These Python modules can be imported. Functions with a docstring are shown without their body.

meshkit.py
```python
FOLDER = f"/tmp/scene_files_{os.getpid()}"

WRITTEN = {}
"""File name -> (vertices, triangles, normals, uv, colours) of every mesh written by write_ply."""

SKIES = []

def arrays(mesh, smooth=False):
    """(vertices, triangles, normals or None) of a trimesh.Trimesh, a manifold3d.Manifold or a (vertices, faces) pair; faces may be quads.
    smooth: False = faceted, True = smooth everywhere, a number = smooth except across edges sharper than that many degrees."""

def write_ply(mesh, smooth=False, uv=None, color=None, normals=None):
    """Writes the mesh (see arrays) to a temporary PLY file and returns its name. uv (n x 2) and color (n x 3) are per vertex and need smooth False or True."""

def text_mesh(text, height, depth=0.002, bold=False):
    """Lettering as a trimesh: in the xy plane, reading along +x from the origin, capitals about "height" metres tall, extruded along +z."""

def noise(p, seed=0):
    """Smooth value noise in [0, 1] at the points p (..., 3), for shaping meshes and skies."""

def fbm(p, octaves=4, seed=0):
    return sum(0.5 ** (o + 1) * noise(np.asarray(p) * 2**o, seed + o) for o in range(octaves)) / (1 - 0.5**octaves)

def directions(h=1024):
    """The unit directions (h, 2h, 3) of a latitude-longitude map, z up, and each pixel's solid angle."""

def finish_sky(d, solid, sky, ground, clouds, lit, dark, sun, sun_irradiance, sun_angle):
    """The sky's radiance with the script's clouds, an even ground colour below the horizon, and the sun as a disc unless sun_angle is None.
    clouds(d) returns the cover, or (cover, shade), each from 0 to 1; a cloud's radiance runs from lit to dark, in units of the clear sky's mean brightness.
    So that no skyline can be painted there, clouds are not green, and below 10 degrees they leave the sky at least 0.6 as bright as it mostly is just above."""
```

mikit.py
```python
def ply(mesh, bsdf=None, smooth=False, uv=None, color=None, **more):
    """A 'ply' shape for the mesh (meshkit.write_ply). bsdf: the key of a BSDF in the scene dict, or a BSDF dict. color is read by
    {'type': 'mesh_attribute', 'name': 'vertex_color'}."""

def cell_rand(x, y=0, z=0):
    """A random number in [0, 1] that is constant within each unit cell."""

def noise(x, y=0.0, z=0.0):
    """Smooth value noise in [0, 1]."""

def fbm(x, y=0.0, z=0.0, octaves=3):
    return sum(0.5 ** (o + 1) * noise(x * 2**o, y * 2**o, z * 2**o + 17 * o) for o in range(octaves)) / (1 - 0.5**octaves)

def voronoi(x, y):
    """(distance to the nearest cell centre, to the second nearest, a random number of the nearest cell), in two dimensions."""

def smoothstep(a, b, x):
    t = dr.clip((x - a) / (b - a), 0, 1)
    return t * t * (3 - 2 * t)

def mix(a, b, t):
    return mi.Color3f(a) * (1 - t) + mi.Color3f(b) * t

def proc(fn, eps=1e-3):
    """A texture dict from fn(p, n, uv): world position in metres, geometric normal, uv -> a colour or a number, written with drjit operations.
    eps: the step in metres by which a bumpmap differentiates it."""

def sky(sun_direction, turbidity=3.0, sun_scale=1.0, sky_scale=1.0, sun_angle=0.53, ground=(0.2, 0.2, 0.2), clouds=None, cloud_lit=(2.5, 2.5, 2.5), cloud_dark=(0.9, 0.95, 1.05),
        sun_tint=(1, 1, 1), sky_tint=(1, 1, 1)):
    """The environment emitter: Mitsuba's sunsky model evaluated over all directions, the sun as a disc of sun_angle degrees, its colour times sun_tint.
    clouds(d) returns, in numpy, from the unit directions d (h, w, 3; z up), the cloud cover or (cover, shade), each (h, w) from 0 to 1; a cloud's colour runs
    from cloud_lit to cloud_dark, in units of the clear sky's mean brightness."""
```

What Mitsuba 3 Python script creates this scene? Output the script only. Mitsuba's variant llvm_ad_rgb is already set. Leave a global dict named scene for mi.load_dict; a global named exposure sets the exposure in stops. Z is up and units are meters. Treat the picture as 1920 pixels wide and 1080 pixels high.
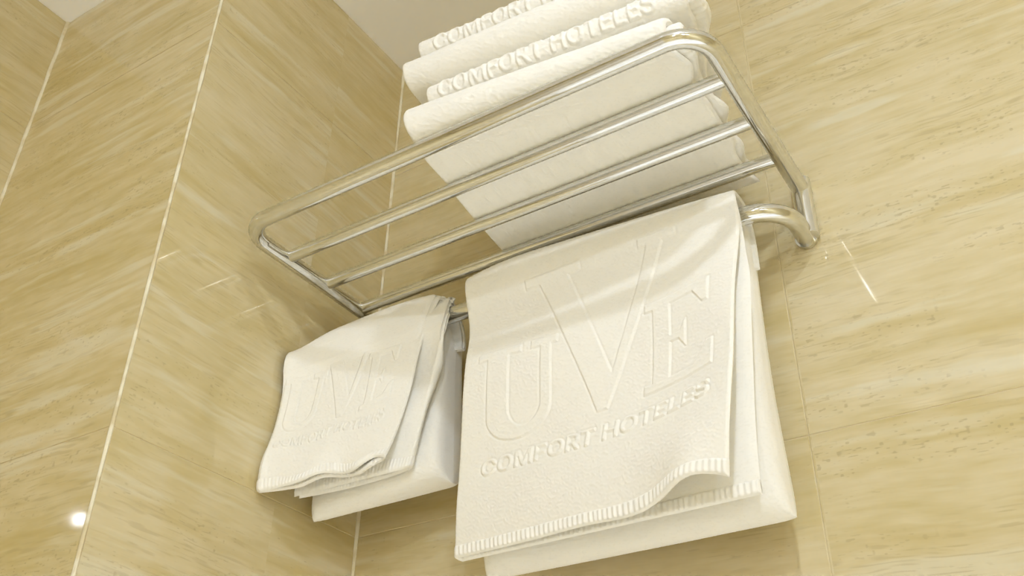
import math
import numpy as np
import trimesh
import shapely
from scipy.interpolate import RectBivariateSpline, CubicSpline, PchipInterpolator
from scipy.ndimage import gaussian_filter, distance_transform_edt, map_coordinates
from scipy.spatial import cKDTree
import drjit as dr
import mitsuba as mi
import mikit, meshkit
from mikit import noise, fbm, smoothstep, mix, cell_rand

scene, labels = {}, {}
T = mi.ScalarTransform4f

# ------------------------------------------------------------------ camera, light, exposure
# origin: the back wall is y = 0, the side of the boxed-in pier is x = 0, the shelf of the rack is z = 0 (about 1.8 m above the floor)
CAM = np.array([0.8430, -0.9360, -0.7300])
FWD = np.array([-0.455238, 0.697722, 0.553120])
UP = np.array([0.289050, -0.471767, 0.832999])
scene['camera'] = {'type': 'perspective', 'fov': 54.33, 'fov_axis': 'x', 'near_clip': 0.02, 'far_clip': 50.0,
                   'to_world': T().look_at(origin=CAM.tolist(), target=(CAM + FWD).tolist(), up=UP.tolist())}
exposure = -0.75
LAMP_TINT = (0.89, 1.0, 1.18)
DOWNLIGHTS = [((0.95, -1.00), 950.0, 0.0), ((0.45, -1.05), 12.0, 14.0), ((1.30, -1.05), 12.0, 14.0)]   # in the ceiling: (x, y), radiance of the lens, intensity of the beam of the deep-set ones
BEAM = 39.0
SPOTS = [((1.17, -1.66, 0.40), 2600.0)]                      # on the wall opposite the rack
TUBES = [(1.00, 20.0), (1.60, 92.0)]                       # upright opal tubes either side of the mirror on that wall: x, radiance
SPOT_AIM = (0.50, -0.05, -0.15)
CEIL, FLOOR = 0.546, -1.80
PIER_D, PIER_W = 0.383, 0.408          # the pier stands PIER_D in front of the back wall; PIER_W to the next wall
ROOM_R, ROOM_F = 1.786, -1.74

# ------------------------------------------------------------------ helpers
def tag(key, label=None, cat=None, group=None, kind=None):
    d = labels.setdefault(key, {})
    for k, v in (('label', label), ('category', cat), ('group', group), ('kind', kind)):
        if v: d[k] = v

def numbered(name):
    if name not in scene and not any(k.startswith(name + '__') for k in scene): return name
    i = 1
    while f'{name}_{i:03d}' in scene or any(k.startswith(f'{name}_{i:03d}__') for k in scene): i += 1
    return f'{name}_{i:03d}'

def obj(name, mesh, bsdf, parent=None, smooth=False, **kw):
    key = numbered((parent + '__' if parent else '') + name)
    scene[key] = mikit.ply(mesh, bsdf, smooth=smooth, **kw)
    return key

def box(x0, x1, y0, y1, z0, z1):
    m = trimesh.creation.box(extents=(x1 - x0, y1 - y0, z1 - z0))
    m.apply_translation(((x0 + x1) / 2, (y0 + y1) / 2, (z0 + z1) / 2))
    return m

def bevel_slab(a0, a1, z0, z1, thick, bev=0.0006):
    """A tile lying in the plane b = 0 with its face at b = thick: coordinates (a, b, z)."""
    def ring(i, b): return [(a0 + i, b, z0 + i), (a1 - i, b, z0 + i), (a1 - i, b, z1 - i), (a0 + i, b, z1 - i)]
    v = np.array(ring(0, 0) + ring(0, thick - bev * 0.6) + ring(bev, thick))
    f = []
    for k in range(2):
        for i in range(4):
            j = (i + 1) % 4
            f += [(4 * k + i, 4 * k + j, 4 * k + 4 + j), (4 * k + i, 4 * k + 4 + j, 4 * k + 4 + i)]
    f += [(8, 9, 10), (8, 10, 11), (0, 2, 1), (0, 3, 2)]
    return v, np.array(f)

def frames(p, closed=False):
    p = np.asarray(p, float)
    t = np.gradient(p, axis=0); t /= np.linalg.norm(t, axis=1, keepdims=True)
    n = np.zeros_like(p)
    a = np.array([0, 0, 1.0]) if abs(t[0, 2]) < 0.9 else np.array([1.0, 0, 0])
    n[0] = np.cross(t[0], a); n[0] /= np.linalg.norm(n[0])
    for i in range(1, len(p)):
        v = n[i - 1] - t[i] * (n[i - 1] @ t[i]); n[i] = v / np.linalg.norm(v)
    return t, n, np.cross(t, n)

def tube(path, r, sides=40):
    p = np.asarray(path, float); t, n, b = frames(p)
    a = np.arange(sides) * 2 * np.pi / sides
    v = p[:, None] + r * (np.cos(a)[None, :, None] * n[:, None] + np.sin(a)[None, :, None] * b[:, None])
    i, j = np.meshgrid(np.arange(len(p) - 1), np.arange(sides), indexing='ij')
    q = np.stack([i * sides + j, i * sides + (j + 1) % sides, (i + 1) * sides + (j + 1) % sides, (i + 1) * sides + j], -1).reshape(-1, 4)
    f = np.vstack([q[:, [0, 1, 2]], q[:, [0, 2, 3]]])
    v = v.reshape(-1, 3); m = len(v)
    v = np.vstack([v, p[:1], p[-1:]])
    k = np.arange(sides); o = (len(p) - 1) * sides
    f = np.vstack([f, np.stack([(k + 1) % sides, k, k * 0 + m], 1), np.stack([o + k, o + (k + 1) % sides, k * 0 + m + 1], 1)])
    return trimesh.Trimesh(v, f, process=False)

def fillet(pts, rad, n=14):
    """A polyline with round bends of radius rad at its inner points."""
    pts = [np.asarray(p, float) for p in pts]; out = [pts[0]]
    for a, b, c in zip(pts, pts[1:], pts[2:]):
        u, w = (a - b) / np.linalg.norm(a - b), (c - b) / np.linalg.norm(c - b)
        ang = math.acos(np.clip(u @ w, -1, 1)); d = rad / math.tan(ang / 2)
        m = (u + w) / np.linalg.norm(u + w); cen = b + m * rad / math.sin(ang / 2)
        s, e = b + u * d - cen, b + w * d - cen; phi = math.acos(np.clip(s @ e / rad ** 2, -1, 1))
        for k in range(n + 1):
            out.append(cen + (math.sin((1 - k / n) * phi) * s + math.sin(k / n * phi) * e) / math.sin(phi))
    out.append(pts[-1])
    return np.array(out)

def grid_faces(m, n, off=0, flip=False):
    i, j = np.meshgrid(np.arange(m - 1), np.arange(n - 1), indexing='ij')
    a = i * n + j; q = np.stack([a, a + n, a + n + 1, a + 1], -1).reshape(-1, 4) + off
    f = np.vstack([q[:, [0, 1, 2]], q[:, [0, 2, 3]]])
    return f[:, ::-1] if flip else f

def grid_normals(P):
    a, b = np.gradient(P, axis=0), np.gradient(P, axis=1)
    n = np.cross(a, b)
    return n / (np.linalg.norm(n, axis=2, keepdims=True) + 1e-12)

def sheet(P, thick, height=None, inner=None, rnd=3):
    """A cloth sheet: outer grid P (m, n, 3), moved out by height along its normal, and an inner grid thick behind it; rounded rims join the two."""
    m, n = P.shape[:2]
    N = grid_normals(P)
    h = np.zeros((m, n)) if height is None else height
    hi = np.zeros((m, n)) if inner is None else inner
    half = thick / 2
    mid = P - N * half
    prof = lambda k: np.sqrt(np.clip(1 - ((rnd - k) / (rnd + 0.0)) ** 2, 0, 1)) if k < rnd else 1.0
    i, j = np.arange(m), np.arange(n)
    ei, ej = np.minimum(i, m - 1 - i), np.minimum(j, n - 1 - j)
    pi_, pj = np.array([prof(k) for k in ei]), np.array([prof(k) for k in ej])
    w = np.minimum(pi_[:, None], pj[None, :])
    O = mid + N * ((half + h) * w)[..., None]
    I = mid - N * ((half + hi) * w)[..., None]
    v = np.vstack([O.reshape(-1, 3), I.reshape(-1, 3)])
    f = np.vstack([grid_faces(m, n), grid_faces(m, n, m * n, True)])
    return trimesh.Trimesh(v, f, process=False)

def resample(P, m, n):
    """A smooth (m, n, 3) grid through a coarse one by cubic splines."""
    a, b = np.arange(P.shape[0]), np.arange(P.shape[1])
    S = [RectBivariateSpline(a, b, P[:, :, k], kx=min(3, len(a) - 1), ky=min(3, len(b) - 1)) for k in range(3)]
    return np.stack([s(np.linspace(0, a[-1], m), np.linspace(0, b[-1], n)) for s in S], -1)

def terry(P, amp=0.0005, seed=0):
    q = P.reshape(-1, 3)
    h = amp * (meshkit.noise(q / 0.0021, seed) + 0.35 * meshkit.noise(q / 0.0043, seed + 3) - 0.67) * 1.6
    h += amp * 1.0 * (meshkit.noise(q / 0.03, seed + 7) - 0.5)
    return h.reshape(P.shape[:2])

# ------------------------------------------------------------------ materials
def rgb(*c): return {'type': 'rgb', 'value': list(c)}

def stone(p, n, uv):
    """Travertine-look porcelain: fine horizontal streaks, golden bands and short dark pores, different on every tile."""
    side = dr.abs(n.x) > 0.5
    a = dr.select(side, p.y + 7.31, p.x)
    z = p.z
    seed = cell_rand(dr.floor(a / 0.597 + 0.002), dr.select(side, 5.0, 2.0)) * 40.0
    a = a + seed * 3.7
    z = z + 0.016 * (fbm(a * 3.1, z * 5.0, seed, 3) - 0.5) + 0.02 * a
    z = z + 0.0070 * (fbm(a * 18.0, z * 36.0, seed + 12.0, 3) - 0.5)
    wide = fbm(a * 1.9, z * 10.0, seed, 3)
    band = fbm(a * 5.0, z * 40.0, seed + 1.7, 4)
    fine = fbm(a * 26.0, z * 190.0, seed + 3.1, 3)
    tone = dr.select(dr.abs(n.x) > 0.5, 0.06, dr.select(p.y < -0.2, 0.10, dr.select(p.x > 0.593, -0.10, 0.0)))   # the tiles come in slightly different tones
    t = tone + (wide - 0.5) * 0.55 + (band - 0.5) * 0.68 + (fine - 0.5) * 0.60 + 0.40
    c = mix((0.660, 0.575, 0.385), (0.500, 0.405, 0.172), dr.clip(t, 0, 1))
    t = t + (fbm(a * 34.0, z * 60.0, seed + 15.0, 3) - 0.5) * 0.30
    c = mix((0.660, 0.575, 0.385), (0.500, 0.405, 0.172), dr.clip(t, 0, 1))
    gold = smoothstep(0.53, 0.80, fbm(a * 4.6 + 5.0, z * 40.0, seed + 6.0, 4))
    c = mix(c, (0.46, 0.350, 0.108), gold * 0.36)
    pale = smoothstep(0.54, 0.76, fbm(a * 6.0, z * 62.0 + 11.0, seed + 1.0, 4))
    c = mix(c, (0.70, 0.66, 0.52), pale * 0.50)
    zone = smoothstep(0.40, 0.66, fbm(a * 5.0, z * 28.0, seed + 2.0, 3))
    grain = smoothstep(0.60, 0.88, noise(a * 44.0, z * 520.0, seed + 9.0)) * zone
    c = mix(c, (0.38, 0.30, 0.135), grain * 0.30)
    pore = smoothstep(0.72, 0.92, noise(a * 190.0, z * 560.0, seed + 4.0)) * smoothstep(0.46, 0.66, fbm(a * 8.0, z * 44.0, seed + 8.0, 3))
    return mix(c, (0.30, 0.235, 0.10), pore * 0.34)

scene['mat_tile'] = {'type': 'principled', 'base_color': mikit.proc(stone), 'roughness': 0.05, 'specular': 0.5}
scene['mat_grout'] = {'type': 'twosided', 'b': {'type': 'diffuse', 'reflectance': mikit.proc(
    lambda p, n, uv: mix((0.78, 0.73, 0.58), (0.64, 0.55, 0.36), smoothstep(0.35, 0.75, fbm(p.x * 60 + p.y * 60, p.z * 60, 0.0, 3))))}}
scene['mat_joint'] = {'type': 'twosided', 'b': {'type': 'diffuse', 'reflectance': rgb(0.62, 0.54, 0.36)}}
scene['mat_ceiling'] = {'type': 'twosided', 'b': {'type': 'diffuse', 'reflectance': mikit.proc(
    lambda p, n, uv: mix((0.85, 0.84, 0.82), (0.82, 0.81, 0.79), fbm(p.x * 4, p.y * 4, 0.0, 3)))}}
scene['mat_floor'] = {'type': 'roughplastic', 'alpha': 0.08, 'diffuse_reflectance': mikit.proc(
    lambda p, n, uv: mix((0.80, 0.77, 0.70), (0.72, 0.68, 0.60), fbm(p.x * 2, p.y * 9, 0.0, 3)))}
scene['mat_chrome'] = {'type': 'roughconductor', 'distribution': 'ggx', 'alpha': 0.008, 'material': 'none', 'specular_reflectance': rgb(0.77, 0.77, 0.755)}
scene['mat_door'] = {'type': 'roughplastic', 'alpha': 0.12, 'diffuse_reflectance': mikit.proc(
    lambda p, n, uv: mix((0.74, 0.70, 0.62), (0.68, 0.63, 0.54), fbm(p.x * 30, p.z * 2.0, 0.0, 4)))}

def pile(p, n, uv):
    a = noise(p.x * 620, p.y * 620, p.z * 620) + 0.6 * noise(p.x * 300, p.y * 300, p.z * 300 + 9)
    return a * 0.5

def white(p, n, uv):
    return mix((0.86, 0.845, 0.80), (0.83, 0.815, 0.768), smoothstep(0.55, 0.9, noise(p.x * 540, p.y * 540, p.z * 540)))

scene['mat_terry'] = {'type': 'twosided', 'b': {'type': 'bumpmap', 'scale': 0.0007, 'arbitrary': mikit.proc(pile, 4e-4), 'b': {'type': 'diffuse', 'reflectance': mikit.proc(white)}}}
scene['mat_hem'] = {'type': 'twosided', 'b': {'type': 'diffuse', 'reflectance': rgb(0.87, 0.86, 0.83)}}
scene['mat_enamel'] = {'type': 'twosided', 'b': {'type': 'plastic', 'diffuse_reflectance': rgb(0.86, 0.85, 0.82)}}
scene['mat_lamp_ring'] = {'type': 'twosided', 'b': {'type': 'roughplastic', 'alpha': 0.2, 'diffuse_reflectance': rgb(0.8, 0.8, 0.78)}}

# ------------------------------------------------------------------ the room
TT = 0.009                                        # thickness of a tile
def wall_xz(name, y, ysign, x0, x1, cuts_x, cuts_z, tiles=True):
    """A tiled wall in a plane y = const whose face looks towards ysign."""
    b = sorted((y - ysign * TT - ysign * 0.10, y - ysign * (0.0007)))
    obj(name, box(x0, x1, b[0], b[1], FLOOR, CEIL + 0.05), 'mat_joint'); tag(name, kind='structure')
    for i, (a0, a1) in enumerate(zip(cuts_x, cuts_x[1:])):
        for k, (c0, c1) in enumerate(zip(cuts_z, cuts_z[1:])):
            g = 0.0004
            v, f = bevel_slab(a0 + g, a1 - g, c0 + g, c1 - g, TT)
            w = np.stack([v[:, 0], y + ysign * (v[:, 1] - TT), v[:, 2]], 1)
            obj('tile', (w, f if ysign < 0 else f[:, ::-1]), 'mat_tile', name)

def wall_yz(name, x, xsign, y0, y1, cuts_y, cuts_z):
    b = sorted((x - xsign * TT - xsign * 0.10, x - xsign * 0.0007))
    obj(name, box(b[0], b[1], y0, y1, FLOOR, CEIL + 0.05), 'mat_joint'); tag(name, kind='structure')
    for a0, a1 in zip(cuts_y, cuts_y[1:]):
        for c0, c1 in zip(cuts_z, cuts_z[1:]):
            g = 0.0004
            v, f = bevel_slab(a0 + g, a1 - g, c0 + g, c1 - g, TT)
            w = np.stack([x + xsign * (v[:, 1] - TT), v[:, 0], v[:, 2]], 1)
            obj('tile', (w, f if xsign > 0 else f[:, ::-1]), 'mat_tile', name)

ZC = [FLOOR, -1.492, -0.892, -0.292, 0.308, CEIL]
e = 0.0022
wall_xz('wall_back', 0.0, -1, 0.0, ROOM_R, [e, 0.593, 1.190, ROOM_R - e], ZC)
wall_yz('wall_pier', 0.0, 1, -PIER_D + 0.003, 0.1, [-PIER_D + e, -e], ZC)
wall_xz('wall_pier_front', -PIER_D, -1, -PIER_W, -0.0015, [-PIER_W + e, -e], ZC)
wall_yz('wall_left', -PIER_W, 1, ROOM_F, -PIER_D + 0.1, [ROOM_F + e, -1.582, -0.984, -PIER_D - e], ZC)
wall_yz('wall_right', ROOM_R, -1, ROOM_F, 0.1, [ROOM_F + e, -1.194, -0.597, -e], ZC)
wall_xz('wall_front', ROOM_F, 1, -PIER_W, ROOM_R, [-PIER_W + e, -0.004, 0.593, 1.190, ROOM_R - e], ZC)
obj('floor', box(-PIER_W - 0.1, ROOM_R + 0.1, ROOM_F - 0.1, 0.1, FLOOR - 0.1, FLOOR), 'mat_floor'); tag('floor', kind='structure')
obj('ceiling', box(-PIER_W - 0.1, ROOM_R + 0.1, ROOM_F - 0.1, 0.1, CEIL, CEIL + 0.08), 'mat_ceiling'); tag('ceiling', kind='structure')

def seam(name, x, y, w, seed):
    """A hand-run bead of grout up a corner: a slightly uneven round strip."""
    z = np.linspace(FLOOR, CEIL, 240)
    wob = (meshkit.noise(np.stack([z * 30, z * 0 + seed, z * 0], 1), seed) - 0.5)
    a = np.arange(8) * np.pi / 4
    r = w * (1 + 0.5 * wob)[:, None]
    v = np.stack([x + r * np.cos(a), y + r * np.sin(a), np.repeat(z[:, None], 8, 1)], -1)
    v = np.concatenate([v, v[:, :1]], 1)
    obj(name, (v.reshape(-1, 3), grid_faces(240, 9, 0, True)), 'mat_grout', smooth=True); tag(name, kind='structure')

seam('trim_1', -0.0012, -PIER_D + 0.0012, 0.0024, 1)
seam('trim_2', 0.0005, -0.0005, 0.0030, 2)
seam('trim_3', -PIER_W + 0.0005, -PIER_D - 0.0005, 0.0034, 3)

# the door of the room, behind the camera
obj('door_1', box(-0.36, 0.40, ROOM_F - 0.02, ROOM_F + 0.03, FLOOR, 0.20), 'mat_door'); tag('door_1', kind='structure')

# the bath under the rack
def rounded(x0, x1, y0, y1, r): return np.array(shapely.box(x0 + r, y0 + r, x1 - r, y1 - r).buffer(r, 12).exterior.coords)[:-1]
rings = [(rounded(0.012, 1.76, -0.74, -0.012, 0.02), FLOOR + 0.001), (rounded(0.012, 1.76, -0.74, -0.012, 0.02), -1.235), (rounded(0.022, 1.75, -0.73, -0.022, 0.02), -1.225),
         (rounded(0.07, 1.70, -0.68, -0.07, 0.12), -1.225), (rounded(0.09, 1.68, -0.66, -0.09, 0.13), -1.24), (rounded(0.14, 1.62, -0.60, -0.14, 0.14), -1.60), (rounded(0.24, 1.52, -0.52, -0.22, 0.10), -1.64)]
n = len(rings[0][0])
vts = np.concatenate([np.c_[p, np.full(len(p), z)] for p, z in rings])
f = []
for k in range(len(rings) - 1):
    for i in range(n):
        j = (i + 1) % n
        f += [(k * n + i, k * n + j, k * n + n + j), (k * n + i, k * n + n + j, k * n + n + i)]
k = (len(rings) - 1) * n
f += [(k, k + i, k + i + 1) for i in range(1, n - 1)]
m = trimesh.Trimesh(vts, np.array(f), process=False)
obj('tub', m, 'mat_enamel', 'bathtub', smooth=40)
tag('bathtub', 'white enamel bathtub along the wall under the towel rack', 'bathtub')

# ------------------------------------------------------------------ lamps
def disc(centre, axis, r, dish=0.0015):
    axis = np.asarray(axis, float); axis /= np.linalg.norm(axis)
    u = np.cross(axis, [0.3, 0.9, 0.1]); u /= np.linalg.norm(u); w = np.cross(axis, u)
    c = np.asarray(centre, float); a = np.arange(32) * np.pi / 16
    v = [c + axis * dish] + [c + rr * (np.cos(t) * u + np.sin(t) * w) + axis * dish * (1 - (rr / r) ** 2) for rr in (r / 2, r) for t in a]
    f = [(0, 1 + j, 1 + (j + 1) % 32) for j in range(32)]
    for j in range(32):
        p, q = 1 + j, 1 + (j + 1) % 32
        f += [(p, p + 32, q + 32), (p, q + 32, q)]
    return np.array(v), np.array(f)

def light(power): return {'type': 'area', 'radiance': rgb(*[power * c for c in LAMP_TINT])}

for i, ((x, y), power, beam) in enumerate(DOWNLIGHTS):
    key = numbered('ceiling_light')
    ring = trimesh.creation.annulus(r_min=0.034, r_max=0.048, height=0.008, sections=48)
    ring.apply_translation((x, y, CEIL - 0.0035))
    obj('trim_ring', ring, 'mat_lamp_ring', key)
    obj('lens', disc((x, y, CEIL - 0.003), (0, 0, -1), 0.034), 'mat_lamp_ring', key, emitter=light(power))
    if beam:
        scene[f'beam_{i}'] = {'type': 'spot', 'to_world': T().look_at(origin=[x, y, CEIL - 0.006], target=[x, y, FLOOR], up=[0, 1, 0]),
                              'intensity': rgb(*[beam * c for c in LAMP_TINT]), 'cutoff_angle': BEAM, 'beam_width': BEAM * 0.72}
    tag(key, ['bright round recessed downlight in the middle of the white ceiling', 'round narrow-beam downlight over the left half of the bathtub',
              'round narrow-beam downlight over the right half of the bathtub'][i], 'ceiling light', 'round recessed downlights')
for i, ((x, y, z), power) in enumerate(SPOTS):
    key = numbered('wall_spotlight')
    c = np.array([x, y, z]); ax = np.array(SPOT_AIM) - c; ax /= np.linalg.norm(ax)
    obj('head', tube([c - ax * 0.060, c - ax * 0.03, c - ax * 0.0005], 0.024, 32), 'mat_chrome', key, smooth=50)
    obj('stem', tube([c - ax * 0.055, (c - ax * 0.055) * 0.5 + np.array([x, ROOM_F, z + 0.02]) * 0.5, [x, ROOM_F - 0.002, z + 0.02]], 0.007, 16), 'mat_chrome', key, smooth=50)
    obj('lens', disc(c, ax, 0.018), 'mat_lamp_ring', key, emitter=light(power))
    tag(key, 'small chrome spotlight high on the wall opposite the rack', 'wall lamp')
for i, (x, power) in enumerate(TUBES):
    key = numbered('mirror_lamp')
    z0, z1, y = -0.16, 0.22, ROOM_F + 0.045
    obj('tube', tube(np.linspace((x, y, z0), (x, y, z1), 6), 0.021, 32), 'mat_lamp_ring', key, smooth=50, emitter=light(power))
    for z in (z0 - 0.012, z1 + 0.012):
        obj('end_cap', tube([(x, y, z - 0.013), (x, y, z), (x, y, z + 0.013)], 0.024, 32), 'mat_chrome', key, smooth=50)
        obj('bracket', tube([(x, y, z), (x, (y + ROOM_F) / 2, z), (x, ROOM_F + 0.001, z)], 0.008, 16), 'mat_chrome', key, smooth=50)
    tag(key, ['upright white tube lamp on the wall, nearer to the door', 'upright white tube lamp on the wall, nearer to the right wall'][i], 'wall lamp', 'tube lamps opposite the rack')

# ------------------------------------------------------------------ the chrome rack
XL, XR, DEP = 0.034, 0.634, 0.298
RT, RB = 0.0098, 0.0081
rack = 'towel_rack'
obj('frame', tube(fillet([(XL, -0.001, 0), (XL, -DEP, 0), (XR, -DEP, 0), (XR, -0.001, 0)], 0.038, 18), RT, 48), 'mat_chrome', rack, smooth=50)
for y in (-0.221, -0.149, -0.078):
    obj('shelf_bar', tube([(XL + 0.004, y, RT - RB), (XL + 0.3, y, RT - RB), (XR - 0.004, y, RT - RB)], RB, 40), 'mat_chrome', rack, smooth=50)
ZR, YR = -0.060, -0.078
rail = obj('towel_rail', tube(fillet([(XL + 0.006, -0.001, ZR), (XL + 0.006, YR, ZR), (XR - 0.006, YR, ZR), (XR - 0.006, -0.001, ZR)], 0.046, 18), 0.0105, 48), 'mat_chrome', rack, smooth=50)
for x, s in ((XL, -1), (XR, 1)):
    post = tube([(x, -0.0118, 0.0135), (x, -0.0118, -0.03), (x, -0.0118, -0.0655)], 0.0112, 40)
    obj('wall_post', post, 'mat_chrome', rack, smooth=50)
    obj('rail_collar', tube([(x - s * 0.006, -0.0002, ZR), (x - s * 0.006, -0.005, ZR)], 0.0128, 40), 'mat_chrome', rack, smooth=50)
tag(rack, 'chrome wall-mounted towel rack with three shelf bars and a towel rail', 'towel rack')

# ------------------------------------------------------------------ lettering relief
def rect(x0, x1, y0, y1): return shapely.box(min(x0, x1), min(y0, y1), max(x0, x1), max(y0, y1))
def poly(*p): return shapely.Polygon(p)

def text_shape(s, width, height, x, y):
    """Capitals as a flat outline, x to x + width, from y (top) down to y + height."""
    m = meshkit.text_mesh(s, 0.1, 0.01, bold=True)
    keep = m.face_normals[:, 2] > 0.5
    g = shapely.union_all([shapely.Polygon(t[:, :2]).buffer(1e-5) for t in m.triangles[keep]])
    x0, y0, x1, y1 = g.bounds
    return shapely.affinity.affine_transform(g, [width / (x1 - x0), 0, 0, -height / (y1 - y0), x - x0 * width / (x1 - x0), y + y1 * height / (y1 - y0)])

import shapely.affinity
def logo_shapes():
    """The three big serif letters, in metres across (u) and down (v) the large towel's front."""
    st, sb = 0.133, 0.144                          # serif top and bottom of U and E
    U = shapely.union_all([rect(0.019, 0.079, st, sb), rect(0.092, 0.128, st, sb),
                           rect(0.033, 0.0625, st, 0.215), rect(0.106, 0.1195, st, 0.215),
                           shapely.affinity.scale(shapely.Point(0.07625, 0.215).buffer(1, 48), 0.04325, 0.033).intersection(rect(0, 1, 0.215, 1))
                           .difference(shapely.affinity.scale(shapely.Point(0.0843, 0.21).buffer(1, 48), 0.0218, 0.024))])
    V = shapely.union_all([rect(0.0803, 0.156, 0.039, 0.0485), rect(0.234, 0.281, 0.041, 0.0505),
                           poly((0.0985, 0.046), (0.138, 0.046), (0.1975, 0.2035), (0.246, 0.046), (0.2665, 0.046), (0.1935, 0.2455), (0.1805, 0.2455))])
    E = shapely.union_all([rect(0.2385, 0.321, 0.131, 0.141), rect(0.2385, 0.325, 0.2345, 0.2455), rect(0.2485, 0.2705, 0.131, 0.245),
                           poly((0.300, 0.140), (0.321, 0.135), (0.3205, 0.161), (0.3135, 0.161)), poly((0.3265, 0.2455), (0.300, 0.2365), (0.318, 0.2125), (0.3265, 0.2125)),
                           rect(0.2685, 0.288, 0.183, 0.191), poly((0.280, 0.1885), (0.2905, 0.170), (0.2905, 0.2045))])
    return shapely.union_all([U, V, E]), text_shape('COMFORT HOTELES', 0.296, 0.0195, 0.030, 0.2645)

def relief(shapes, u1, v1, res=0.0004, amp=(0.0011, 0.0014), groove=0.0006, soft=0.0012):
    """A height map of raised letters with a sunk line round them; returns a function of (u, v)."""
    nu, nv = int(u1 / res) + 1, int(v1 / res) + 1
    uu, vv = np.meshgrid(np.arange(nu) * res, np.arange(nv) * res)
    H = np.zeros((nv, nu))
    for s, a in zip(shapes, amp):
        shapely.prepare(s)
        on = shapely.contains_xy(s, uu.ravel(), vv.ravel()).reshape(nv, nu)
        d = (distance_transform_edt(on) - distance_transform_edt(~on)) * res
        H += a / (1 + np.exp(-d / (soft * 0.35))) - groove * np.exp(-((d + 0.0014) / 0.0011) ** 2)
    return lambda u, v: map_coordinates(H, [np.clip(v / res, 0, nv - 1), np.clip(u / res, 0, nu - 1)], order=1)

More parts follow.
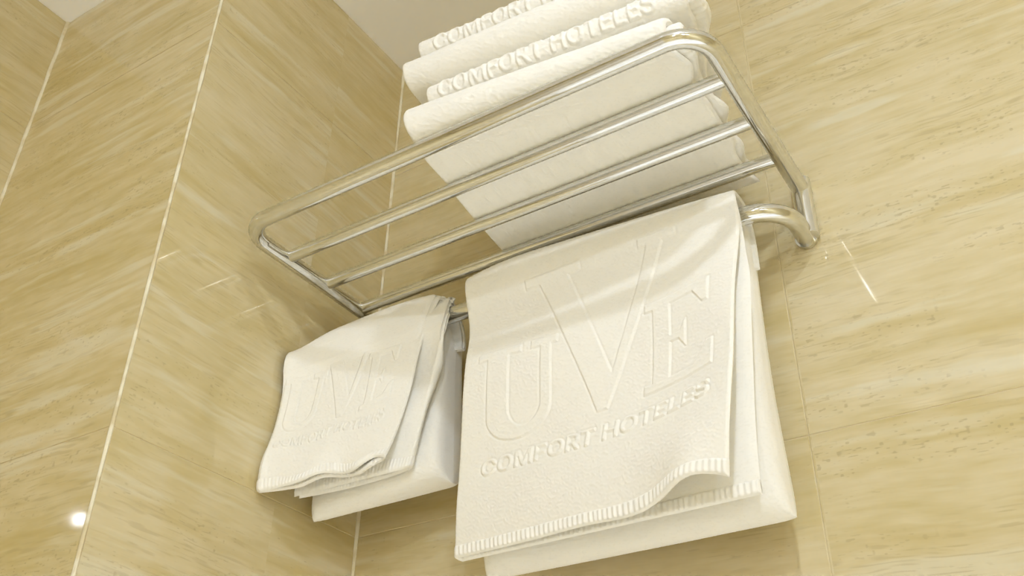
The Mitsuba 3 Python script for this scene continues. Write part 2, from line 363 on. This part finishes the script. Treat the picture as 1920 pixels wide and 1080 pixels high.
# ------------------------------------------------------------------ the large hanging towel
BIG = np.array([
 [[0.2384, -0.0930, -0.0283], [0.3009, -0.0948, -0.0232], [0.3618, -0.0932, -0.0236], [0.4210, -0.0909, -0.0252], [0.4824, -0.0890, -0.0279], [0.5314, -0.0873, -0.0296], [0.5833, -0.0845, -0.0322]],
 [[0.2391, -0.1038, -0.0788], [0.3029, -0.1031, -0.0767], [0.3630, -0.1041, -0.0748], [0.4215, -0.1074, -0.0743], [0.4826, -0.1107, -0.0742], [0.5327, -0.1126, -0.0744], [0.5885, -0.1141, -0.0736]],
 [[0.2482, -0.1171, -0.1616], [0.3077, -0.1166, -0.1616], [0.3661, -0.1155, -0.1619], [0.4236, -0.1153, -0.1630], [0.4843, -0.1178, -0.1644], [0.5322, -0.1262, -0.1617], [0.5843, -0.1349, -0.1611]],
 [[0.2449, -0.1150, -0.2756], [0.3066, -0.1180, -0.2755], [0.3658, -0.1212, -0.2755], [0.4232, -0.1260, -0.2758], [0.4832, -0.1336, -0.2757], [0.5304, -0.1460, -0.2739], [0.5796, -0.1633, -0.2685]],
 [[0.2449, -0.1164, -0.3116], [0.3062, -0.1220, -0.3124], [0.3651, -0.1280, -0.3126], [0.4224, -0.1353, -0.3137], [0.4818, -0.1458, -0.3123], [0.5290, -0.1596, -0.3102], [0.5794, -0.1767, -0.3051]],
 [[0.2473, -0.1186, -0.3934], [0.3062, -0.1278, -0.3959], [0.3638, -0.1367, -0.3974], [0.4201, -0.1463, -0.3990], [0.4786, -0.1578, -0.4016], [0.5213, -0.1719, -0.3921], [0.5709, -0.1845, -0.3993]]])
BIG_U = np.array([0, .0615, .1210, .1791, .2400, .2892, .3426])
BIG_V = np.array([0, .0522, .1403, .2534, .2914, .3775])

def over_the_rail(P, V):
    """Rows added in front of the first one: the cloth runs over the rail and a little way down behind it."""
    r0 = P[0]
    rows, vs = [], []
    for dv, y, dz in ((-.100, -.0440, -.080), (-.062, -.0440, -.043), (-.030, -.0520, -.013), (-.013, -.0660, -.0005)):
        r = r0.copy(); r[:, 1] = y + 0.5 * (r0[:, 1] + 0.085) * (dv > -.02); r[:, 2] = r0[:, 2] + dz
        r[:, 2] = np.where(dv < -.02, np.minimum(r[:, 2], r0[:, 2] + dz), r[:, 2])
        rows.append(r); vs.append(dv)
    return np.concatenate([np.array(rows), P]), np.r_[vs, V]

def spline_surface(P, U, V):
    S = [RectBivariateSpline(V, U, P[:, :, k], kx=3, ky=3) for k in range(3)]
    return lambda u, v: np.stack([s(v, u) for s in S], -1)

def loop_grid(front, back, bulge, n_arc=9):
    """front (m, n, 3) from left to right and back (m, k, 3) from left to right joined by a fold on the left: one grid that runs front right, left, back right."""
    a, b = front[:, 0], back[:, 0]
    t = np.linspace(0, np.pi, n_arc + 2)[1:-1]
    mid, half = (a + b) / 2, (a - b) / 2
    arc = mid[:, None] + half[:, None] * np.cos(t)[None, :, None]
    arc[..., 0] -= bulge * np.sin(t)[None]
    return np.concatenate([front[:, ::-1], arc, back], 1)

def hem_band(G, rows, thick, ribs, name, parent, seed):
    """A stitched hem wrapped round the bottom edge of a sheet grid (its last rows)."""
    H = G[-rows:]
    s = np.r_[0, np.cumsum(np.linalg.norm(np.diff(H[-1], axis=0), axis=1))]
    n = int(s[-1] / 0.0009)
    cols = [CubicSpline(s, H[i], axis=0)(np.linspace(0, s[-1], n)) for i in range(rows)]
    H = np.array(cols)
    N = grid_normals(H); H = H + N * (thick - 0.0052) / 2
    x = np.linspace(0, s[-1], n)
    wob = 0.0009 * meshkit.noise(np.stack([x * 90, x * 0 + seed, x * 0], 1), seed)
    h = 0.00055 * np.sin(x * ribs + 2.5 * meshkit.noise(np.stack([x * 70, x * 0, x * 0], 1), seed + 1)) + wob - 0.0004
    k = np.linspace(0, 1, rows)
    hh = h[None, :] * np.sin(np.pi * np.clip(k * 0.9 + 0.1, 0, 1))[:, None] ** 0.5
    return obj(name, sheet(H, thick, hh, hh, 3), 'mat_hem', parent, smooth=True)

def pillow(xl, xr, yf, yb, zt, zb, m=150, n=160, p=7, amp=0.0005, seed=0, flat=None):
    """A thick folded slab: xl..xr per height v in [0, 1], front and back faces yf(u, v), yb(u, v), top zt(u) to bottom zb(u); rounded all round."""
    u = 0.5 - 0.5 * np.cos(np.linspace(0, np.pi, n)); u = 0.5 * u + 0.5 * np.linspace(0, 1, n)
    v = np.linspace(0, 1, m); v = 1 - (1 - v) ** 1.5
    vv, uu = np.meshgrid(v, u, indexing='ij')
    X = xl(vv) + (xr(vv) - xl(vv)) * uu
    Z = zt(uu) + (zb(uu) - zt(uu)) * vv
    e_ = np.clip(1 - np.abs(2 * uu - 1) ** (p * 3), 0, 1) ** 0.5 * np.clip(1 - vv ** (p * 3), 0, 1) ** 0.5
    ym, yh = (yf(uu, vv) + yb(uu, vv)) / 2, (yb(uu, vv) - yf(uu, vv)) / 2
    F = np.stack([X, ym - yh * e_, Z], -1); B = np.stack([X, ym + yh * e_, Z], -1)
    F[..., 1] -= terry(F, amp, seed) * (e_ > 0); B[..., 1] += terry(B, amp, seed + 1) * (e_ > 0)
    vts = np.vstack([F.reshape(-1, 3), B.reshape(-1, 3)])
    f = np.vstack([grid_faces(m, n), grid_faces(m, n, m * n, True)])
    top = np.arange(n)
    f = np.vstack([f, np.stack([top[:-1], top[1:], top[1:] + m * n], 1), np.stack([top[:-1], top[1:] + m * n, top[:-1] + m * n], 1)])
    return trimesh.Trimesh(vts, f, process=False)

RAIL_PATH = fillet([(XL + 0.006, 0.0, ZR), (XL + 0.006, YR, ZR), (XR - 0.006, YR, ZR), (XR - 0.006, 0.0, ZR)], 0.046, 40)
_seg = np.r_[0, np.cumsum(np.linalg.norm(np.diff(RAIL_PATH, axis=0), axis=1))]
_dense = np.stack([np.interp(np.arange(0, _seg[-1], 0.0006), _seg, RAIL_PATH[:, k]) for k in range(3)], 1)
_tree = cKDTree(_dense)
def off_the_rail(m, r=0.0118):
    """Cloth that would cut into the rail is pressed out onto its surface."""
    v = m.vertices.copy(); near = np.nonzero((np.abs(v[:, 2] - ZR) < 0.014) & (v[:, 1] > YR - 0.014))[0]
    d, i = _tree.query(v[near]); hit = d < r
    w = v[near[hit]] - _dense[i[hit]]
    v[near[hit]] = _dense[i[hit]] + w * (r / np.maximum(d[hit], 1e-5))[:, None]
    return trimesh.Trimesh(v, m.faces, process=False)

bath = 'bath_towel'
logo = relief(logo_shapes(), 0.3532, 0.38)
Pb, Vb = over_the_rail(BIG, BIG_V)
Sb = spline_surface(Pb, BIG_U, Vb)
ub, vb = np.linspace(0, BIG_U[-1], 340), np.linspace(-0.10, BIG_V[-1], 470)
F = Sb(ub, vb)
su = (ub / BIG_U[-1])[None, :]; sv = np.clip(vb / BIG_V[-1], 0, 1)[:, None]
curl = np.exp(-((su - 0.86) / 0.085) ** 2) * np.clip((sv - 0.80) / 0.20, 0, 1) ** 2
F[..., 1] -= 0.012 * curl
# second layer: folded under at the left edge and hanging straight behind the front one
tg = np.linspace(0, 1, 70)
left = F[:, 0]
gx = left[:, None, 0] + tg[None] * np.interp(vb, [-0.1, 0, 0.37], [0.350, 0.350, 0.334])[:, None]
gy_front = left[:, None, 1] + 0.0135 - tg[None] * np.interp(vb, [-0.1, 0.02, 0.37], [0, 0.0, 0.026])[:, None]
nl = grid_normals(F)
gap = np.interp(vb, [0.045, 0.085], [0.0054, 0.0118])
Fi = np.stack([np.stack([np.interp(tg, su[0], (F[i] - gap[i] * nl[i])[:, k]) for k in range(3)], -1) for i in range(len(vb))])
blend = np.clip((vb - 0.05) / 0.09, 0, 1)[:, None]; blend = blend * blend * (3 - 2 * blend)
G = Fi.copy()
G[..., 0] = (1 - blend) * Fi[..., 0] + blend * gx
G[..., 1] = (1 - blend) * Fi[..., 1] + blend * np.maximum(gy_front, Fi[..., 1] * 0 + gy_front)
G[..., 2] = (1 - blend) * Fi[..., 2] + blend * (left[:, None, 2] - 0.001 - 0.004 * tg[None] * sv)
L = loop_grid(F, G, 0.0050)
hmap = np.zeros(L.shape[:2]); nf = len(ub)
VV, UU = np.meshgrid(vb, ub[::-1], indexing='ij')
hmap[:, :nf] = logo(UU * 1.031, VV - 0.0067) * (VV > 0)
hmap = hmap + terry(L, 0.00032, 5)
L = L[:, ::-1]; hmap = hmap[:, ::-1]
obj('front_flap', off_the_rail(sheet(L, 0.0052, hmap, terry(L, 0.0003, 9))), 'mat_terry', bath, smooth=True)
hem_band(L, 14, 0.0072, 1050, 'hem', bath, 4)
obj('back_flap', off_the_rail(pillow(lambda v: 0.266 - 0.022 * v, lambda v: 0.5795 - 0.004 * np.sin(np.pi * v) + 0.006 * v,
    lambda u, v: -0.062 - 0.025 * np.clip(v * 1.6, 0, 1) ** 1.2 + 0.004 * np.sin(3 * u), lambda u, v: -0.024 - 0.002 * v,
    lambda u: -0.046 + 0 * u, lambda u: -0.399 + 0.004 * u, seed=11)), 'mat_terry', bath, smooth=True)
tag(bath, 'large white terry bath towel with raised logo hanging from the towel rail', 'towel')

# ------------------------------------------------------------------ the small hanging towel, in the corner
SMALL = np.array([
 [[0.0120, -0.1603, -0.1031], [0.0318, -0.1443, -0.0822], [0.0584, -0.1324, -0.0676], [0.0877, -0.1217, -0.0563], [0.1182, -0.1117, -0.0469], [0.1499, -0.1021, -0.0400], [0.1828, -0.0930, -0.0374]],
 [[0.0120, -0.1706, -0.1446], [0.0350, -0.1556, -0.1381], [0.0620, -0.1446, -0.1310], [0.0890, -0.1346, -0.1223], [0.1167, -0.1253, -0.1145], [0.1453, -0.1165, -0.1084], [0.1726, -0.1080, -0.0996]],
 [[0.0120, -0.1787, -0.2272], [0.0336, -0.1638, -0.2175], [0.0594, -0.1527, -0.2105], [0.0862, -0.1427, -0.2040], [0.1134, -0.1334, -0.1978], [0.1370, -0.1245, -0.1845], [0.1642, -0.1160, -0.1785]],
 [[0.0120, -0.1828, -0.2418], [0.0337, -0.1676, -0.2352], [0.0597, -0.1563, -0.2312], [0.0835, -0.1462, -0.2210], [0.1109, -0.1367, -0.2186], [0.1351, -0.1277, -0.2095], [0.1607, -0.1190, -0.2021]],
 [[0.0120, -0.1854, -0.2952], [0.0346, -0.1732, -0.2912], [0.0588, -0.1641, -0.2858], [0.0810, -0.1559, -0.2762], [0.1086, -0.1482, -0.2773], [0.1284, -0.1410, -0.2654], [0.1514, -0.1340, -0.2646]]])
SU = np.array([0, .0285, .0578, .0870, .1172, .1460, .1751])
SV = np.array([0, .0622, .1430, .1633, .2210])

def over_and_down(r0, top, down):
    """The rows of cloth that run from the row r0 in front of the rail over its top and, past the bend, down behind it."""
    ease = np.clip((r0[:, 0] - 0.085) / 0.03, 0, 1)
    rows = []
    for y, k, z in ((-.052, 1.0, down), (-.060, 1.0, top - .016), (-.080, 1.0, top), (None, .55, top)):
        r = r0.copy()
        r[:, 1] = y if y is not None else 0.5 * r0[:, 1] + 0.5 * -.080
        r[:, 2] = (1 - k) * r0[:, 2] + k * (top - .003 + (z - top + .003) * ease if z < top else z)
        r[:, 2] -= .032 * np.clip((.030 - r0[:, 0]) / .018, 0, 1)
        rows.append(r)
    return np.array(rows)

def small_over(P, V):
    return np.concatenate([over_and_down(P[0], -.029, -.105), P]), np.r_[[-.165, -.110, -.070, -.038], V]

hand = 'hand_towel'
Ps, Vs = small_over(SMALL, SV)
Ss = spline_surface(Ps, SU, Vs)
us, vs_ = np.linspace(0, SU[-1], 210), np.linspace(-0.155, SV[-1], 340)
F = Ss(us, vs_)
su = (us / SU[-1])[None, :]; sv = np.clip(vs_ / SV[-1], 0, 1)[:, None]
low = np.clip((sv - 0.72) / 0.28, 0, 1) ** 2
F[..., 1] -= low * (0.003 * np.exp(-((su - 0.84) / 0.13) ** 2) - 0.007 * np.exp(-((su - 0.60) / 0.10) ** 2) + 0.006 * np.exp(-((su - 0.30) / 0.16) ** 2))
nl = grid_normals(F)
tg = np.linspace(0, 0.97, 60)
def offset_rows(F, N, d, su, tg):
    d = np.broadcast_to(d, (len(F),))
    return np.stack([np.stack([np.interp(tg, su[0], (F[i] - d[i] * N[i])[:, k]) for k in range(3)], -1) for i in range(len(F))])
G = offset_rows(F, nl, np.interp(vs_, [0.05, 0.09], [0.0012, 0.0120]), su, tg)
G[..., 1] += 0.004 * np.clip(sv, 0, 1) * np.sin(np.pi * tg)[None]
L = loop_grid(F, G, 0.0045)
VV, UU = np.meshgrid(vs_, us[::-1], indexing='ij')
hmap = np.zeros(L.shape[:2])
hmap[:, :len(us)] = 1.0 * logo(0.027 + (UU - 0.004) * 2.06, 0.133 + (VV - 0.0622) * np.where(VV < 0.0622, 1.70, 1.46)) * (VV > -0.012)
hmap += terry(L, 0.00035, 15)
L = L[:, ::-1]; hmap = hmap[:, ::-1]
obj('front_flap', off_the_rail(sheet(L, 0.0048, hmap, terry(L, 0.0003, 19))), 'mat_terry', hand, smooth=True)
hem_band(L, 12, 0.0062, 1500, 'hem', hand, 14)
# the layer behind it, whose right-hand fold shows beside the front one
RE = np.array([[.1890, -.0790, -.0390], [.1960, -.0960, -.0714], [.1891, -.1000, -.1293], [.1774, -.1020, -.1886], [.1671, -.1030, -.2362], [.1590, -.1040, -.2688]])
LE = np.array([[.0150, -.1340, -.0930], [.0150, -.1360, -.1100], [.0150, -.1380, -.1400], [.0150, -.1400, -.2100], [.0150, -.1410, -.2330], [.0150, -.1420, -.2890]])
k = np.linspace(0, 1, 7)[None, :, None]
H0 = LE[:, None] * (1 - k) + RE[:, None] * k
H0[0, :, 1] = SMALL[0, :, 1] + 0.0120; H0[0, :, 2] = SMALL[0, :, 2] - 0.0070
H0[1, :, 1] = SMALL[0, :, 1] - 0.0010; H0[1, :, 2] = SMALL[0, :, 2] - 0.0330
H0[2, :, 1] = np.maximum(H0[2, :, 1], SMALL[1, :, 1] + 0.0180)
H0[0, -1] = RE[0]; H0[1, -1] = RE[1]; H0[2, -1] = RE[2]
Ph, Vh = np.concatenate([over_and_down(H0[0], -.0385, -.110), H0]), np.r_[[-.150, -.100, -.062, -.030], [0, .028, .086, .146, .194, .227]]
Sh = spline_surface(Ph, np.linspace(0, 1, 7), Vh)
uh, vh = np.linspace(0.04, 1, 150), np.linspace(-0.14, 0.227, 270)
A = Sh(uh, vh)
nh = grid_normals(A)
B = offset_rows(A, nh, np.interp(vh, [0.05, 0.09], [0.0008, 0.0115]), uh[None], np.linspace(0.06, 0.99, 60))
B[..., 1] += 0.006 * np.clip(vh / 0.227, 0, 1)[:, None] * np.sin(np.pi * np.linspace(0, 1, 60))[None]
L2 = loop_grid(A[:, ::-1], B[:, ::-1], -0.0045)
obj('back_layer', off_the_rail(sheet(L2, 0.0048, terry(L2, 0.0004, 21), terry(L2, 0.0003, 22))), 'mat_terry', hand, smooth=True)
hem_band(L2, 12, 0.0062, 1500, 'hem', hand, 24)
obj('back_flap', off_the_rail(pillow(lambda v: 0.0125 + 0 * v, lambda v: 0.1780 + 0.012 * v,
    lambda u, v: (-0.108 + 0.034 * u) - 0.012 * v * u + 0.013 * u * np.clip(1 - 4 * v, 0, 1), lambda u, v: -0.078 + 0.055 * u,
    lambda u: -0.098 + 0.046 * np.clip((u - 0.60) / 0.40, 0, 1), lambda u: -0.303 + 0.026 * u, m=110, n=110, seed=31)), 'mat_terry', hand, smooth=True)
tag(hand, 'small white terry hand towel with raised logo hanging in the corner by the pier', 'towel')

# ------------------------------------------------------------------ the two folded towels on the shelf
def fold(parent, name, x0, x1, y_front, slope, z0, r, taper, thick, seed, text=None, layers=2, swing=0.10, back_y=-0.034, slant=0.0, narrow=0.0):
    """A towel fold seen in section as a U lying on its side, its round front at y_front; run along x; nested layers inside."""
    for n in range(layers):
        rr = r - n * (thick + 0.0006)
        if rr < thick * 0.55: break
        yb, yc = back_y - 0.006 * n, y_front + r
        fine = 0.0011 if text is not None and n == 0 else 0.0016
        flat = np.r_[np.linspace(yb, yc + 0.03, 26)[:-1], np.linspace(yc + 0.03, yc, int(0.03 / fine))]
        ph = np.linspace(0, np.pi, max(12, int(np.pi * rr / fine)))[1:-1]
        ys = np.r_[flat, yc - rr * np.sin(ph), flat[::-1]]
        zs = np.r_[flat * 0 - rr, -rr * np.cos(ph), flat * 0 + rr]
        s = np.r_[0, np.cumsum(np.hypot(np.diff(ys), np.diff(zs)))]
        xs = np.linspace(0, 1, int((x1 - x0) / fine))
        kk = (ys - yc)[:, None]
        lo = x0 + 0.004 * n - swing * np.clip(ys + 0.3, 0, 0.3) + 0.010 * (meshkit.noise(np.stack([s * 26, s * 0 + n * 5, s * 0], 1), seed) - 0.5)
        hi = x1 + 0.010 * n * (1 if n % 2 else -0.4) + 0.012 * (meshkit.noise(np.stack([s * 30, s * 0 + n * 7, s * 0 + 3], 1), seed + 1) - 0.5)
        hi = hi - slant * np.clip(ys + 0.27, 0, 0.3) - narrow * (zs / r + 1) / 2 * np.clip((ys + 0.27) / 0.05, 0, 1)
        X = lo[:, None] + (hi - lo)[:, None] * xs[None]
        tp = 1 - taper * np.clip((X - x0) / (x1 - x0), 0, 1)
        bulge = 0.003 * (meshkit.noise(np.stack([X * 14, X * 0 + seed, X * 0], -1), seed + 2) - 0.5)
        back = np.clip((ys - yc) / (-0.03 - yc), 0, 1)[:, None]
        Y = ys[:, None] + (slope * (X - x0) + bulge) * (1 - back)
        Z = z0 + (r + zs[:, None]) * tp
        P = np.stack([X, Y, Z], -1)
        h = terry(P, 0.0005, seed + 5 * n)
        if text is not None and n == 0:
            mid = s[-1] / 2
            v = (mid - s)[:, None] + 0 * X
            u = X - x0
            h = h + text(u, v + 0.03) * (np.abs(v) < 0.029)
        if n % 2: 
            h = h + 0.0006 * np.sin(s * 700)[:, None]
        if np.cross(P[1, 0] - P[0, 0], P[0, 1] - P[0, 0])[2] > 0: P, h = P[:, ::-1], h[:, ::-1]
        obj(name if n == 0 else 'inner_fold', sheet(P, thick, h, terry(P, 0.0003, seed + 40)), 'mat_terry', parent, smooth=True)

words = text_shape('COMFORT HOTELES', 0.262, 0.0235, 0.022, 0.0215)
band = relief([words], 0.33, 0.06, amp=(0.0022,), groove=0.0005, soft=0.0022)
low_ = 'folded_towel'
fold(low_, 'bottom_fold', 0.291, 0.600, -0.3190, 0.085, 0.0106, 0.0265, 0.16, 0.0098, 51, slant=0.04, narrow=0.018)
fold(low_, 'logo_fold', 0.303, 0.617, -0.3040, 0.060, 0.0640, 0.0172, 0.06, 0.0082, 61, text=band, back_y=-0.075, slant=0.27)
tag(low_, 'lower white folded towel lying directly on the chrome shelf bars', 'towel', 'folded white towels on the rack')
up_ = 'folded_towel_001'
fold(up_, 'bottom_fold', 0.277, 0.596, -0.3150, 0.060, 0.0992, 0.0240, 0.05, 0.0095, 71, back_y=-0.090, slant=0.25)
fold(up_, 'logo_fold', 0.290, 0.612, -0.3020, 0.060, 0.1475, 0.0180, 0.05, 0.0082, 81, text=band, back_y=-0.105, slant=0.29)
tag(up_, 'upper white folded towel resting on another folded towel, cut by the photo top', 'towel', 'folded white towels on the rack')
